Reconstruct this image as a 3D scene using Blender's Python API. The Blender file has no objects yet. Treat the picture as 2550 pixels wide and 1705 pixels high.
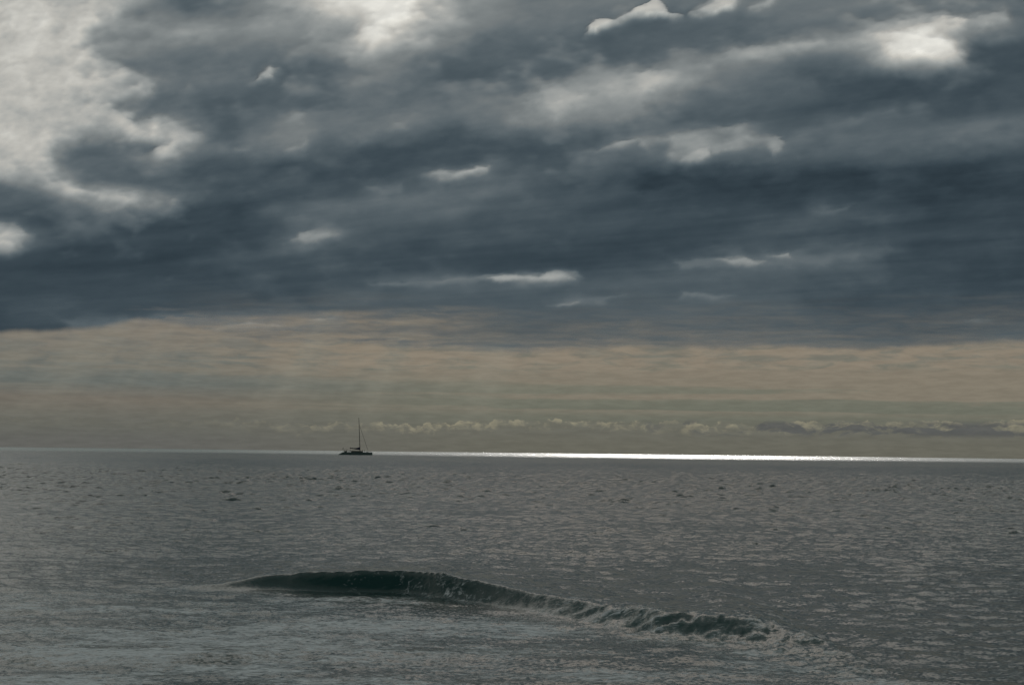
import bpy, bmesh, math, random
import numpy as np
from mathutils import Vector, Matrix, Euler

random.seed(7)
R_ = math.radians
scene = bpy.context.scene
C = scene.collection

# ------------------------------------------------------------------ camera
CAM_H = 4.0
W_, H_ = 2550.0, 1705.0            # proportions of the frame
FPX = 3896.0                       # focal length in those units (55 mm on a 36 mm sensor)
PITCH = R_(3.97)
ROLL = R_(-0.66)
cam_d = bpy.data.cameras.new('camera')
cam = bpy.data.objects.new('camera', cam_d)
C.objects.link(cam)
cam_d.sensor_width = 36.0
cam_d.lens = 36.0 * FPX / W_
cam_d.clip_start = 0.1
cam_d.clip_end = 400000
cam.location = (0, 0, CAM_H)
cam_rot = Matrix.Rotation(R_(90) + PITCH, 3, 'X') @ Matrix.Rotation(-ROLL, 3, 'Z')
cam.rotation_euler = cam_rot.to_euler()
scene.camera = cam
CR = np.array(cam_rot)             # columns: right, up, back

# ------------------------------------------------------------------ light
SUN_EL = R_(30.0)
SUN_AZ = R_(6.5)                   # to the right of straight ahead (+Y)
SKY_STRENGTH = 0.05
sd = bpy.data.lights.new('sun', 'SUN')
sd.energy = 4.6
sd.angle = R_(0.53)
sd.color = (1.0, 0.955, 0.90)
sun = bpy.data.objects.new('sun', sd)
C.objects.link(sun)
sun_dir = Vector((math.sin(SUN_AZ) * math.cos(SUN_EL), math.cos(SUN_AZ) * math.cos(SUN_EL), math.sin(SUN_EL)))
sun.rotation_euler = sun_dir.to_track_quat('Z', 'Y').to_euler()
sun.location = (0, 0, 60)

scene.view_settings.view_transform = 'Standard'
scene.view_settings.look = 'None'
scene.view_settings.exposure = 0.0
scene.view_settings.gamma = 1.0
scene.view_settings.use_curve_mapping = False
cy = scene.cycles
cy.max_bounces = 5
cy.diffuse_bounces = 2
cy.glossy_bounces = 3
cy.transmission_bounces = 2
cy.transparent_max_bounces = 8
cy.sample_clamp_indirect = 4.0


def lin(r, g, b):
    def f(c):
        c /= 255.0
        return c / 12.92 if c <= 0.04045 else ((c + 0.055) / 1.055) ** 2.4
    return (f(r), f(g), f(b))


class NT:
    """small helper for node trees"""
    def __init__(self, tree):
        self.t = tree
        self.t.nodes.clear()

    def n(self, typ, **kw):
        nd = self.t.nodes.new(typ)
        for k, v in kw.items():
            setattr(nd, k, v)
        return nd

    def link(self, a, b):
        self.t.links.new(a, b)

    def put(self, sock, v):
        if isinstance(v, bpy.types.NodeSocket):
            self.t.links.new(v, sock)
        elif v is not None:
            sock.default_value = v

    def m(self, op, a, b=None, c=None, clamp=False):
        nd = self.n('ShaderNodeMath', operation=op)
        nd.use_clamp = clamp
        self.put(nd.inputs[0], a)
        if b is not None:
            self.put(nd.inputs[1], b)
        if c is not None:
            self.put(nd.inputs[2], c)
        return nd.outputs[0]

    def vm(self, op, a, b=None, scale=None):
        nd = self.n('ShaderNodeVectorMath', operation=op)
        self.put(nd.inputs[0], a)
        if b is not None:
            self.put(nd.inputs[1], b)
        if scale is not None:
            self.put(nd.inputs['Scale'], scale)
        return nd.outputs['Value'] if op in ('LENGTH', 'DOT_PRODUCT') else nd.outputs['Vector']

    def noise(self, vec, scale, detail=3.0, rough=0.5, dist=0.0, color=False):
        nd = self.n('ShaderNodeTexNoise')
        self.put(nd.inputs['Vector'], vec)
        nd.inputs['Scale'].default_value = scale
        nd.inputs['Detail'].default_value = detail
        nd.inputs['Roughness'].default_value = rough
        nd.inputs['Distortion'].default_value = dist
        return nd.outputs['Color' if color else 'Fac']

    def mapr(self, v, a, b, c=0.0, d=1.0, smooth=True):
        nd = self.n('ShaderNodeMapRange', interpolation_type='SMOOTHSTEP' if smooth else 'LINEAR')
        self.put(nd.inputs['Value'], v)
        nd.inputs['From Min'].default_value = a
        nd.inputs['From Max'].default_value = b
        nd.inputs['To Min'].default_value = c
        nd.inputs['To Max'].default_value = d
        return nd.outputs['Result']

    def mix(self, f, a, b):
        nd = self.n('ShaderNodeMix', data_type='RGBA')
        self.put(nd.inputs['Factor'], f)
        for s, v in ((nd.inputs['A'], a), (nd.inputs['B'], b)):
            if isinstance(v, tuple) and len(v) == 3:
                v = (*v, 1.0)
            self.put(s, v)
        return nd.outputs['Result']

    def ramp(self, f, stops):
        nd = self.n('ShaderNodeValToRGB')
        el = nd.color_ramp.elements
        while len(el) > 1:
            el.remove(el[-1])
        el[0].position, el[0].color = stops[0][0], (*stops[0][1], 1)
        for p, c in stops[1:]:
            e = el.new(p)
            e.color = (*c, 1)
        self.put(nd.inputs[0], f)
        return nd.outputs['Color']


# ------------------------------------------------------------------ world: daylight sky + far horizon cloud sheets
world = bpy.data.worlds.new('World')
scene.world = world
world.use_nodes = True
w = NT(world.node_tree)
out = w.n('ShaderNodeOutputWorld')
bg = w.n('ShaderNodeBackground')
bg.inputs['Strength'].default_value = SKY_STRENGTH
w.link(bg.outputs[0], out.inputs[0])
sky = w.n('ShaderNodeTexSky', sky_type='NISHITA')
sky.sun_disc = False
sky.sun_elevation = SUN_EL
sky.sun_rotation = SUN_AZ
sky.air_density = 1.0
sky.dust_density = 1.3
sky.ozone_density = 1.0
tc = w.n('ShaderNodeTexCoord')
D = tc.outputs['Generated']
sep = w.n('ShaderNodeSeparateXYZ')
w.link(D, sep.inputs[0])
el = w.m('ARCSINE', sep.outputs['Z'])                       # elevation in radians
az = w.m('ARCTAN2', sep.outputs['X'], sep.outputs['Y'])


def rad(r, g, b):
    return tuple(c / SKY_STRENGTH for c in lin(r, g, b))


def wvec(sa, se, off=0.0):
    cb = w.n('ShaderNodeCombineXYZ')
    w.put(cb.inputs[0], w.m('MULTIPLY', az, sa))
    w.put(cb.inputs[1], w.m('MULTIPLY', el, se))
    cb.inputs[2].default_value = off
    return cb.outputs[0]


el01 = w.m('MULTIPLY', el, 10.0)                            # 0..1 over 0..0.1 rad
base_l = w.ramp(el01, [(0.0, rad(98, 98, 94)), (0.12, rad(98, 99, 94)), (0.2, rad(106, 105, 97)), (0.30, rad(112, 107, 98)),
                       (0.40, rad(102, 107, 103)), (0.55, rad(108, 111, 106)), (0.72, rad(121, 117, 109)), (0.9, rad(112, 110, 108))])
base_r = w.ramp(el01, [(0.0, rad(103, 102, 92)), (0.12, rad(105, 104, 94)), (0.2, rad(107, 108, 97)), (0.28, rad(109, 111, 99)),
                       (0.45, rad(118, 117, 104)), (0.6, rad(117, 116, 106)), (0.74, rad(116, 114, 106)), (0.9, rad(95, 100, 102))])
base = w.mix(w.mapr(az, -0.25, 0.02), base_l, base_r)
# altostratus mottling, warm
n1 = w.noise(wvec(17.0, 88.0, 1.3), 2.2, 5.0, 0.62, 0.5)
n2 = w.noise(wvec(3.2, 150.0, 4.1), 1.6, 4.0, 0.55, 0.2)
n3 = w.noise(wvec(1.3, 42.0, 8.0), 1.0, 3.0, 0.5)
sheet = w.m('ADD', w.m('MULTIPLY', n1, 0.8), w.m('MULTIPLY', n2, 0.2))
band_hi = w.mapr(el, 0.038, 0.056)                          # upper mottled layer
sheet_hi = w.m('MULTIPLY', w.mapr(sheet, 0.36, 0.58), band_hi)
warm_amt = w.m('MULTIPLY', sheet_hi, w.mapr(az, -0.24, -0.08, 0.35, 0.95))
c1 = w.mix(warm_amt, base, rad(138, 128, 113))
# long thin streaks lower down (edges nearly level)
tilt = w.m('ADD', el, w.m('MULTIPLY', w.noise(wvec(6, 0.0, 2.0), 1.5, 3.0), 0.004))
cb2 = w.n('ShaderNodeCombineXYZ')
w.put(cb2.inputs[0], w.m('MULTIPLY', az, 1.1))
w.put(cb2.inputs[1], w.m('MULTIPLY', tilt, 105.0))
cb2.inputs[2].default_value = 5.7
st = w.noise(cb2.outputs[0], 1.25, 3.5, 0.5)
st = w.m('ADD', st, w.m('MULTIPLY', w.m('SUBTRACT', n1, 0.5), 0.16))
st_m = w.m('MULTIPLY', w.mapr(st, 0.45, 0.56), w.m('MULTIPLY', w.mapr(el, 0.021, 0.030), w.mapr(el, 0.060, 0.048)))
st_m = w.m('MULTIPLY', st_m, w.mapr(az, -0.26, 0.12, 0.25, 0.85))
c2 = w.mix(st_m, c1, rad(130, 122, 108))
# broad shafts of light under the deck edge
rcb = w.n('ShaderNodeCombineXYZ')
w.put(rcb.inputs[0], w.m('DIVIDE', w.m('SUBTRACT', az, SUN_AZ), w.m('SUBTRACT', SUN_EL, el)))
rays = w.noise(rcb.outputs[0], 9.0, 3.0, 0.6)
ray_m = w.m('MULTIPLY', w.mapr(rays, 0.42, 0.66, 0.0, 0.30), w.mapr(el, 0.0, 0.05))
ray_m = w.m('MULTIPLY', ray_m, w.mapr(az, 0.12, -0.06, 0.15, 1.0))
c2 = w.mix(ray_m, c2, rad(142, 139, 126))
# row of distant cumulus
puff = w.noise(wvec(1.0, 1.25, 3.0), 92.0, 5.0, 0.62, 0.4)
puff_b = w.noise(wvec(1.0, 0.0, 7.7), 26.0, 3.0, 0.6)
gate = w.noise(wvec(1.0, 0.0, 2.2), 9.0, 2.0, 0.5)
top = w.m('ADD', w.m('MULTIPLY', puff_b, 0.0110), w.m('MULTIPLY', puff, 0.0130))
top = w.m('ADD', top, w.m('MULTIPLY', w.m('SUBTRACT', gate, 0.25), 0.010))
top = w.m('ADD', top, w.mapr(az, -0.28, 0.3, 0.0018, 0.0062, False))
s = w.m('SUBTRACT', top, el)                                # >0 inside the clouds
inside = w.mapr(s, 0.0, 0.0006)
rim = w.m('MULTIPLY', inside, w.mapr(s, 0.0075, 0.0004))
puff2 = w.noise(wvec(1.0, 1.7, 9.0), 120.0, 4.0, 0.6, 0.6)
lit = w.m('MULTIPLY', rim, w.mapr(puff2, 0.40, 0.62, 0.10, 0.95))
lit = w.m('MULTIPLY', lit, w.mapr(az, -0.20, -0.08, 0.10, 1.0))
lit = w.m('MULTIPLY', lit, w.mapr(w.noise(wvec(1.0, 0.0, 31.0), 14.0, 2.0, 0.5), 0.35, 0.6, 0.35, 1.0))
c3 = w.mix(w.m('MULTIPLY', inside, w.mapr(el, 0.004, 0.014, 0.0, 0.55)), c2, rad(103, 103, 95))
c3 = w.mix(w.m('MULTIPLY', lit, 0.85), c3, rad(150, 144, 122))
# a few darker nearer fragments on the right
darkn = w.m('ADD', w.noise(wvec(1.0, 2.6, 15.0), 40.0, 5.0, 0.6, 0.5), w.mapr(az, 0.14, 0.32, 0.0, 0.11))
dk = w.m('MULTIPLY', w.mapr(darkn, 0.50, 0.60), w.m('MULTIPLY', w.mapr(el, 0.010, 0.0145), w.mapr(el, 0.0225, 0.018)))
dk = w.m('MULTIPLY', dk, w.mapr(az, 0.03, 0.16, 0.0, 0.85))
c4 = w.mix(dk, c3, rad(86, 88, 88))
fine_n = w.noise(wvec(30.0, 170.0, 21.0), 2.0, 4.0, 0.6)
c4 = w.vm('SCALE', c4, scale=w.mapr(fine_n, 0.3, 0.7, 0.93, 1.08))
# below the far sheets the open daylight sky carries on
cover = w.mapr(el, 0.16, 0.085, 0.0, 1.0)
final = w.mix(cover, sky.outputs[0], c4)
w.link(final, bg.inputs['Color'])


# ------------------------------------------------------------------ numpy noise
def _h(ix, iy, seed):
    ix = ix.astype(np.int64).astype(np.uint64)
    iy = iy.astype(np.int64).astype(np.uint64)
    v = ix * np.uint64(374761393) + iy * np.uint64(668265263) + np.uint64(seed * 2246822519 % (2**31))
    v = (v ^ (v >> np.uint64(13))) * np.uint64(1274126177)
    v = v ^ (v >> np.uint64(16))
    return (v & np.uint64(0xFFFF)).astype(np.float64) / 65535.0


def vnoise(x, y, seed=0):
    x0 = np.floor(x); y0 = np.floor(y)
    fx = x - x0; fy = y - y0
    fx = fx * fx * fx * (fx * (fx * 6 - 15) + 10)
    fy = fy * fy * fy * (fy * (fy * 6 - 15) + 10)
    a = _h(x0, y0, seed); b = _h(x0 + 1, y0, seed)
    c = _h(x0, y0 + 1, seed); d = _h(x0 + 1, y0 + 1, seed)
    return (a * (1 - fx) + b * fx) * (1 - fy) + (c * (1 - fx) + d * fx) * fy


def fbm(x, y, octv=5, gain=0.5, seed=0):
    s = 0; a = 1.0; t = 0
    for i in range(octv):
        ca, sa = math.cos(0.6 * i), math.sin(0.6 * i)
        s = s + a * (vnoise(x * ca - y * sa + 17.3 * i, x * sa + y * ca - 9.1 * i, seed + i) - 0.5)
        t += a
        a *= gain
        x = x * 2.03; y = y * 2.03
    return s / t * 2.0            # about -1..1


def sstep(v, a, b):
    t = np.clip((v - a) / (b - a), 0, 1)
    return t * t * (3 - 2 * t)


def project(P):
    """world points -> frame units (2550 wide)"""
    d = P - np.array([0, 0, CAM_H])
    q = d @ CR
    zz = np.maximum(-q[..., 2], 1e-6)
    return W_ / 2 + FPX * q[..., 0] / zz, H_ / 2 - FPX * q[..., 1] / zz, -q[..., 2]


def ray_ground(px, py, z=0.0):
    v = CR @ np.array([(px - W_ / 2) / FPX, -(py - H_ / 2) / FPX, -1.0])
    t = (z - CAM_H) / v[2]
    return np.array([v[0] * t, v[1] * t])


def grid_mesh(name, P, smooth=True, closed=False, attrs=None):
    """P: rows x cols x 3"""
    nr, nc = P.shape[:2]
    me = bpy.data.meshes.new(name)
    V = P.reshape(-1, 3)
    idx = np.arange(nr * nc).reshape(nr, nc)
    if closed:
        a = idx[:-1, :]; b = np.roll(idx, -1, 1)[:-1, :]; c = np.roll(idx, -1, 1)[1:, :]; d = idx[1:, :]
    else:
        a = idx[:-1, :-1]; b = idx[:-1, 1:]; c = idx[1:, 1:]; d = idx[1:, :-1]
    F = np.stack([a, b, c, d], -1).reshape(-1, 4)
    me.vertices.add(len(V)); me.loops.add(F.size); me.polygons.add(len(F))
    me.vertices.foreach_set('co', V.astype(np.float32).ravel())
    me.loops.foreach_set('vertex_index', F.astype(np.int32).ravel())
    me.polygons.foreach_set('loop_start', (np.arange(len(F)) * 4).astype(np.int32))
    me.polygons.foreach_set('use_smooth', np.full(len(F), smooth))
    for k, v in (attrs or {}).items():
        at = me.attributes.new(k, 'FLOAT', 'POINT')
        at.data.foreach_set('value', v.astype(np.float32).ravel())
    me.update()
    return me


def struct(name, me, mat, kind='structure', label=None):
    o = bpy.data.objects.new(name, me)
    C.objects.link(o)
    o.data.materials.append(mat)
    o['kind'] = kind
    if label:
        o['label'] = label
    return o


# ------------------------------------------------------------------ the cloud deck, 5 km up, lit from above by the sun
HC = 5000.0
EARTH = 6371000.0 * 1.15
# elevation rows and azimuth columns, finest where the deck is seen closest to edge-on
els = np.concatenate([np.radians(np.arange(3.2, 17.4, 0.045)), np.radians(np.arange(17.4, 32, 0.14)),
                      np.radians(np.arange(32, 90.0, 2.0))])
azs = np.concatenate([np.radians(np.arange(-180, -22, 2.0)), np.radians(np.arange(-22, 22, 0.075)),
                      np.radians(np.arange(22, 180, 2.0))])
EL, AZ = np.meshgrid(els, azs, indexing='ij')
rr = (HC - CAM_H) / np.tan(EL)
X = rr * np.sin(AZ); Y = rr * np.cos(AZ)
P = np.stack([X, Y, np.full_like(X, HC)], -1)
px, py, dep = project(P)
u = px * 2345 / W_; v = py * 2345 / W_
# sky brightness painted onto the deck, looked up by position in the frame
gx = np.arange(13) * 195.4
gy = np.array([0, 50, 100, 150, 200, 250, 300, 350, 400, 450, 500, 550, 600, 650, 700, 750, 800.0])
G = np.array([
    [188, 160, 112, 98, 165, 185, 130, 118, 118, 125, 122, 112, 100],
    [188, 172, 118, 118, 170, 190, 125, 108, 108, 112, 118, 118, 102],
    [186, 182, 130, 122, 160, 165, 108, 100, 100, 110, 118, 150, 98],
    [182, 184, 112, 108, 112, 110, 98, 96, 112, 120, 110, 120, 90],
    [178, 180, 135, 112, 96, 92, 94, 112, 128, 110, 92, 80, 80],
    [174, 178, 150, 106, 92, 90, 104, 114, 104, 90, 82, 76, 80],
    [172, 176, 152, 110, 110, 104, 96, 92, 96, 100, 96, 98, 100],
    [184, 132, 130, 122, 84, 82, 84, 92, 108, 112, 96, 92, 88],
    [172, 100, 88, 78, 82, 96, 84, 84, 82, 76, 70, 66, 66],
    [108, 112, 86, 72, 84, 92, 84, 80, 74, 66, 62, 58, 60],
    [74, 70, 68, 72, 88, 82, 78, 74, 72, 68, 64, 58, 60],
    [100, 66, 64, 72, 86, 78, 72, 70, 72, 78, 72, 64, 62],
    [64, 60, 62, 72, 72, 66, 64, 66, 74, 84, 84, 72, 66],
    [62, 64, 68, 70, 72, 90, 98, 90, 86, 86, 80, 72, 72],
    [66, 74, 76, 74, 80, 88, 88, 90, 92, 90, 82, 78, 78],
    [62, 70, 104, 104, 88, 84, 86, 90, 92, 90, 86, 84, 88],
    [66, 72, 100, 100, 96, 106, 104, 98, 98, 98, 94, 96, 104]], float) / 255.0
# wander the look-up so that nothing follows the lattice
xk, yk = X / 1000.0, Y / 1000.0
ca, sa = math.cos(R_(-40)), math.sin(R_(-40))
al = xk * ca + yk * sa            # along the streaks
ac = -xk * sa + yk * ca           # across the streaks
wx = 46 * fbm(u / 210, v / 90, 4, 0.55, 3)
wy = 15 * fbm(u / 160 + 5, v / 70, 4, 0.55, 31)
uu = np.clip(u + wx, 0, 2344); vv = np.clip(v + wy, 0, 799)
fx = uu / 195.4; fy = vv / 50.0


def cubic(p0, p1, p2, p3, t):
    return p1 + 0.5 * t * (p2 - p0 + t * (2 * p0 - 5 * p1 + 4 * p2 - p3 + t * (3 * (p1 - p2) + p3 - p0)))


ix = np.clip(fx.astype(int), 0, 11); iy = np.clip(fy.astype(int), 0, 15)
tx = fx - ix; ty = fy - iy
rows = []
for k in (-1, 0, 1, 2):
    r_ = np.clip(iy + k, 0, 16)
    rows.append(cubic(*[G[r_, np.clip(ix + j, 0, 12)] for j in (-1, 0, 1, 2)], tx))
L = cubic(*rows, ty)
# openings and thick masses, each an outline with its own painted brightness, edge softness and raggedness
def A_(pts, o=(0.0, 0.0), k=0.5):
    return [(x * k + o[0], y * k + o[1]) for x, y in pts]


def B_(pts):
    return A_(pts, (781.7, 0), 0.3519)


def C_(pts):
    return A_(pts, (1563.4, 0), 0.3519)


def D_(pts, n):
    return A_(pts, (n * 781.7, 551.8), 0.3333)


SHAPES = [
    (A_([(-200, -60), (840, -60), (560, 60), (470, 170), (450, 240), (620, 330), (700, 370), (860, 400), (760, 480), (780, 540), (940, 600), (860, 680), (820, 780), (700, 780), (600, 700), (380, 620), (250, 680), (280, 780), (380, 850), (560, 880), (700, 900), (790, 935), (760, 945), (560, 945), (380, 930), (150, 850), (0, 810), (-200, 800)]), .715, 16, 20),
    (A_([(195, -60), (640, -60), (540, 60), (400, 100), (250, 175), (235, 120), (200, 60)]), .655, 9, 10),
    (A_([(500, 375), (700, 350), (600, 410), (430, 430)]), .64, 8, 8),
    (A_([(170, 460), (260, 400), (380, 400), (420, 480), (320, 530), (180, 560)]), .62, 22, 14),
    (A_([(190, 290), (330, 290), (340, 330), (230, 325)]), .60, 12, 8),
    (A_([(20, 520), (200, 520), (180, 640), (60, 620)]), .63, 22, 14),
    (A_([(380, 500), (560, 470), (600, 560), (480, 600), (330, 590)]), .665, 16, 12),
    (A_([(560, 70), (820, -60), (1420, -60), (1380, 60), (1100, 60), (760, 110)]), .395, 22, 14),
    (A_([(560, 120), (1180, 90), (1400, 60), (1450, 130), (1100, 190), (700, 230), (500, 200)]), .53, 26, 14),
    (A_([(450, 245), (700, 240), (1000, 215), (1300, 180), (1550, 130), (1620, 190), (1300, 260), (900, 320), (620, 335), (480, 290)]), .425, 18, 12),
    (A_([(700, 370), (900, 310), (1150, 290), (1150, 360), (900, 400), (780, 450)]), .50, 20, 12),
    (A_([(250, 685), (380, 625), (600, 640), (740, 655), (690, 760), (560, 780), (700, 830), (400, 850), (290, 770)]), .365, 13, 16),
    (A_([(600, 530), (720, 380), (860, 345), (850, 420), (700, 560), (620, 570)]), .43, 11, 12),
    (A_([(640, 600), (700, 590), (690, 640), (610, 640)]), .74, 9, 12),
    (A_([(790, 640), (860, 620), (850, 670), (720, 720), (760, 680)]), .72, 9, 10),
    (A_([(780, 500), (900, 400), (1150, 390), (1500, 340), (1800, 300), (2100, 200), (2400, 100), (2400, 420), (1900, 500), (1500, 540), (1300, 520), (1150, 590), (1100, 690), (900, 680), (950, 600)]), .345, 30, 16),
    (A_([(1240, -60), (1400, 60), (1500, 150), (1600, 240), (1780, 270), (1960, 210), (2100, 110), (2260, -60)]), .60, 36, 14),
    (A_([(1400, -60), (1480, 80), (1640, 120), (1590, 190), (1640, 235), (1780, 250), (1880, 190), (1970, 190), (2070, 100), (1990, 60), (2180, -60)]), .83, 17, 16),
    (A_([(1850, 130), (1930, 90), (2080, 105), (1990, 150), (1870, 150)]), .68, 9, 12),
    (A_([(1480, 140), (1620, 120), (1640, 170), (1540, 200)]), .52, 15, 10),
    (A_([(1165, 378), (1190, 340), (1240, 300), (1272, 320), (1240, 362)]), .68, 7, 8),
    (A_([(1130, 690), (1150, 600), (1250, 550), (1340, 520), (1420, 540), (1500, 520), (1520, 570), (1700, 600), (1860, 560), (1860, 600), (1700, 650), (1400, 700), (1250, 705)]), .48, 17, 12),
    (A_([(1080, 690), (1200, 690), (1330, 670), (1395, 648), (1390, 690), (1290, 712)]), .63, 8, 7),
    (A_([(1330, 560), (1350, 535), (1400, 525), (1395, 560)]), .58, 9, 6),
    (A_([(1790, 590), (1820, 565), (1870, 570), (1850, 605)]), .56, 9, 6),
    (A_([(860, 715), (1300, 715), (1700, 660), (2000, 620), (2400, 590), (2400, 740), (2100, 760), (1700, 830), (900, 850), (700, 830)]), .315, 18, 12),
    (A_([(1440, 900), (1900, 820), (2300, 760), (2350, 850), (2100, 1000), (1600, 1010), (1300, 1130), (1280, 1000)]), .395, 34, 16),
    (A_([(1660, 855), (1840, 836), (1825, 880), (1740, 892)]), .46, 7, 7),
    (A_([(1880, 810), (2010, 770), (2260, 740), (2240, 800), (2060, 845)]), .44, 14, 10),
    (A_([(1945, 803), (2010, 784), (2140, 786), (2250, 762), (2240, 788), (2120, 816), (2080, 822), (2000, 828)]), .72, 6, 6),
    (A_([(1310, 1000), (1370, 985), (1420, 1002), (1370, 1020)]), .42, 7, 6),
    (A_([(1290, 1080), (1500, 1040), (1560, 1080), (1400, 1130)]), .42, 14, 8),
    (A_([(1335, 1100), (1380, 1068), (1500, 1058), (1535, 1080), (1400, 1115)]), .59, 7, 7),
    (A_([(-200, 1000), (60, 1030), (120, 1080), (95, 1125), (40, 1155), (-200, 1160)]), .70, 9, 9),
    (A_([(-200, 850), (0, 830), (200, 880), (400, 960), (-200, 960)]), .36, 14, 12),
    (A_([(900, 1190), (1010, 1170), (1200, 1180), (1050, 1205)]), .345, 9, 7),
    (A_([(60, 1425), (200, 1395), (330, 1400), (200, 1432)]), .355, 9, 7),
    (B_([(0, 600), (1280, 590), (900, 780), (0, 800)]), .43, 26, 14),
    (B_([(300, 400), (900, 250), (1600, 230), (2221, 200), (2700, 150), (2500, 330), (2221, 400), (1300, 530), (500, 590)]), .36, 26, 14),
    (B_([(800, 60), (1500, -80), (1900, -80), (1600, 60), (1500, 130), (1100, 170), (700, 150)]), .47, 24, 14),
    (B_([(900, 790), (1280, 640), (1700, 520), (2221, 420), (2300, 560), (2000, 640), (1900, 800), (1500, 830), (1350, 830), (1000, 870)]), .53, 22, 14),
    (B_([(1260, 650), (1650, 570), (2221, 450), (2260, 520), (1990, 610), (1720, 640), (1500, 700), (1400, 770), (1300, 720)]), .66, 13, 14),
    (B_([(1600, 222), (1650, 130), (1720, 130), (1760, 140), (1900, 60), (2080, -10), (2120, 90), (2200, 110), (1900, 120), (1760, 160), (1650, 225)]), .70, 4, 8),
    (B_([(0, 900), (350, 800), (430, 830), (350, 880), (0, 980)]), .47, 12, 8),
    (B_([(0, 1000), (500, 940), (1300, 880), (1650, 940), (1300, 1040), (1000, 1070), (600, 1060), (0, 1090)]), .305, 12, 10),
    (B_([(1550, 1000), (1800, 920), (2000, 880), (2400, 860), (2400, 1070), (2150, 1040), (2000, 1000)]), .49, 12, 10),
    (B_([(1650, 985), (1800, 930), (2000, 892), (2300, 880), (2300, 1040), (2170, 1030), (2110, 930), (2000, 990), (1950, 930), (1780, 970)]), .62, 6, 9),
    (C_([(40, 92), (180, 15), (460, -60), (300, 80), (120, 106)]), .69, 5, 9),
    (C_([(430, 62), (660, -60), (700, -60), (560, 60)]), .60, 8, 8),
    (C_([(700, 100), (1100, -40), (1500, -60), (1200, 40), (1000, 120)]), .46, 14, 10),
    (C_([(0, 440), (300, 340), (800, 255), (1200, 225), (1260, 310), (900, 335), (700, 365), (500, 405), (250, 445), (80, 575), (-40, 620)]), .62, 11, 13),
    (C_([(0, 620), (300, 480), (900, 380), (1150, 420), (700, 640), (300, 800), (0, 800)]), .375, 26, 14),
    (C_([(1150, 250), (1500, 140), (2110, 50), (2150, 160), (1900, 240), (1880, 420), (1500, 470), (1250, 430)]), .53, 18, 12),
    (C_([(1230, 245), (1500, 165), (1750, 130), (1850, 140), (1800, 260), (1825, 385), (1700, 430), (1450, 430), (1290, 390), (1340, 300)]), .82, 12, 16),
    (C_([(1850, 150), (1960, 110), (2110, 68), (2110, 140), (1900, 215)]), .60, 8, 8),
    (C_([(1860, 230), (2400, 190), (2400, 700), (1500, 660), (1000, 650), (780, 480), (1100, 440), (1500, 470), (1850, 450)]), .305, 16, 14),
    (C_([(-100, 880), (200, 850), (400, 815), (520, 870), (650, 880), (630, 960), (585, 1015), (560, 950), (280, 985), (180, 1010), (60, 1065), (-100, 1050)]), .56, 7, 10),
    (C_([(80, 985), (170, 970), (168, 1010), (60, 1058), (0, 1050)]), .67, 4, 6),
    (C_([(650, 905), (900, 820), (1380, 700), (1395, 745), (1000, 860), (700, 925)]), .43, 13, 10),
    (C_([(1150, 985), (1600, 880), (2400, 700), (2400, 920), (1700, 985), (1350, 1042), (1200, 1025)]), .405, 14, 12),
    (C_([(-300, 1090), (900, 1050), (1400, 1060), (2400, 950), (2400, 1320), (1000, 1270), (-300, 1260)]), .245, 16, 12),
    (C_([(500, 1450), (1000, 1390), (1400, 1380), (1300, 1450), (700, 1480)]), .345, 18, 10),
    (C_([(860, 1375), (1080, 1340), (1060, 1365), (950, 1382)]), .42, 6, 6),
    (D_([(-100, 330), (700, 290), (1500, 275), (2345, 180), (4600, 120), (4600, 330), (2345, 430), (900, 520), (0, 560)], 1), .355, 16, 12),
    (D_([(180, 305), (700, 262), (900, 228), (1400, 230), (1600, 198), (1650, 250), (1500, 275), (1300, 282), (1000, 275), (700, 296)], 1), .48, 5, 5),
    (D_([(1000, 260), (1240, 240), (1350, 250), (1400, 222), (1500, 220), (1600, 258), (1400, 275), (1100, 270)], 1), .62, 3, 4),
    (D_([(1420, 442), (1600, 390), (1950, 370), (1750, 432), (1500, 447)], 1), .44, 5, 5),
    (D_([(1490, 440), (1640, 420), (1650, 432), (1550, 445)], 1), .54, 3, 3),
    (D_([(-60, 140), (350, 88), (750, 68), (1400, 25), (1500, 60), (1300, 130), (900, 180), (600, 172), (0, 195)], 2), .43, 7, 8),
    (D_([(230, 130), (400, 110), (480, 140), (590, 150), (580, 165), (420, 167)], 2), .57, 4, 5),
    (D_([(590, 112), (740, 80), (745, 120), (640, 122)], 2), .56, 4, 5),
    (D_([(1030, 112), (1230, 80), (1200, 118)], 2), .46, 5, 5),
    (D_([(0, 350), (190, 362), (370, 380), (200, 396), (0, 386)], 2), .46, 4, 4),
    (D_([(1400, 90), (2600, 90), (2600, 480), (900, 450), (850, 400), (1400, 300)], 2), .285, 20, 12),
    (D_([(1890, 545), (2010, 535), (2110, 545), (2000, 552)], 2), .42, 3, 3),
    (D_([(420, 545), (1000, 520), (1800, 500), (2345, 470), (2345, 700), (1600, 740), (900, 700), (500, 620)], 0), .415, 8, 7),
    (D_([(1480, 605), (1700, 560), (1950, 580), (1700, 600)], 0), .58, 3, 4),
    (D_([(2110, 545), (2200, 525), (2300, 535), (2220, 552)], 0), .62, 3, 3),
    (D_([(1100, 610), (1600, 625), (2345, 590), (2345, 670), (1900, 700), (1600, 680)], 0), .345, 6, 5),
]
rag1 = fbm(u / 52, v / 34, 5, 0.6, 77)
rag2 = fbm(u / 20 + 9, v / 13, 4, 0.6, 91)
u2 = u + 9 * fbm(u / 46, v / 30, 4, 0.6, 78) * 1.5
v2 = v + 6 * fbm(u / 40 + 9, v / 24, 4, 0.6, 92)
soft_f = np.exp(1.5 * fbm(u / 75 + 4, v / 40, 3, 0.5, 141))
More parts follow.
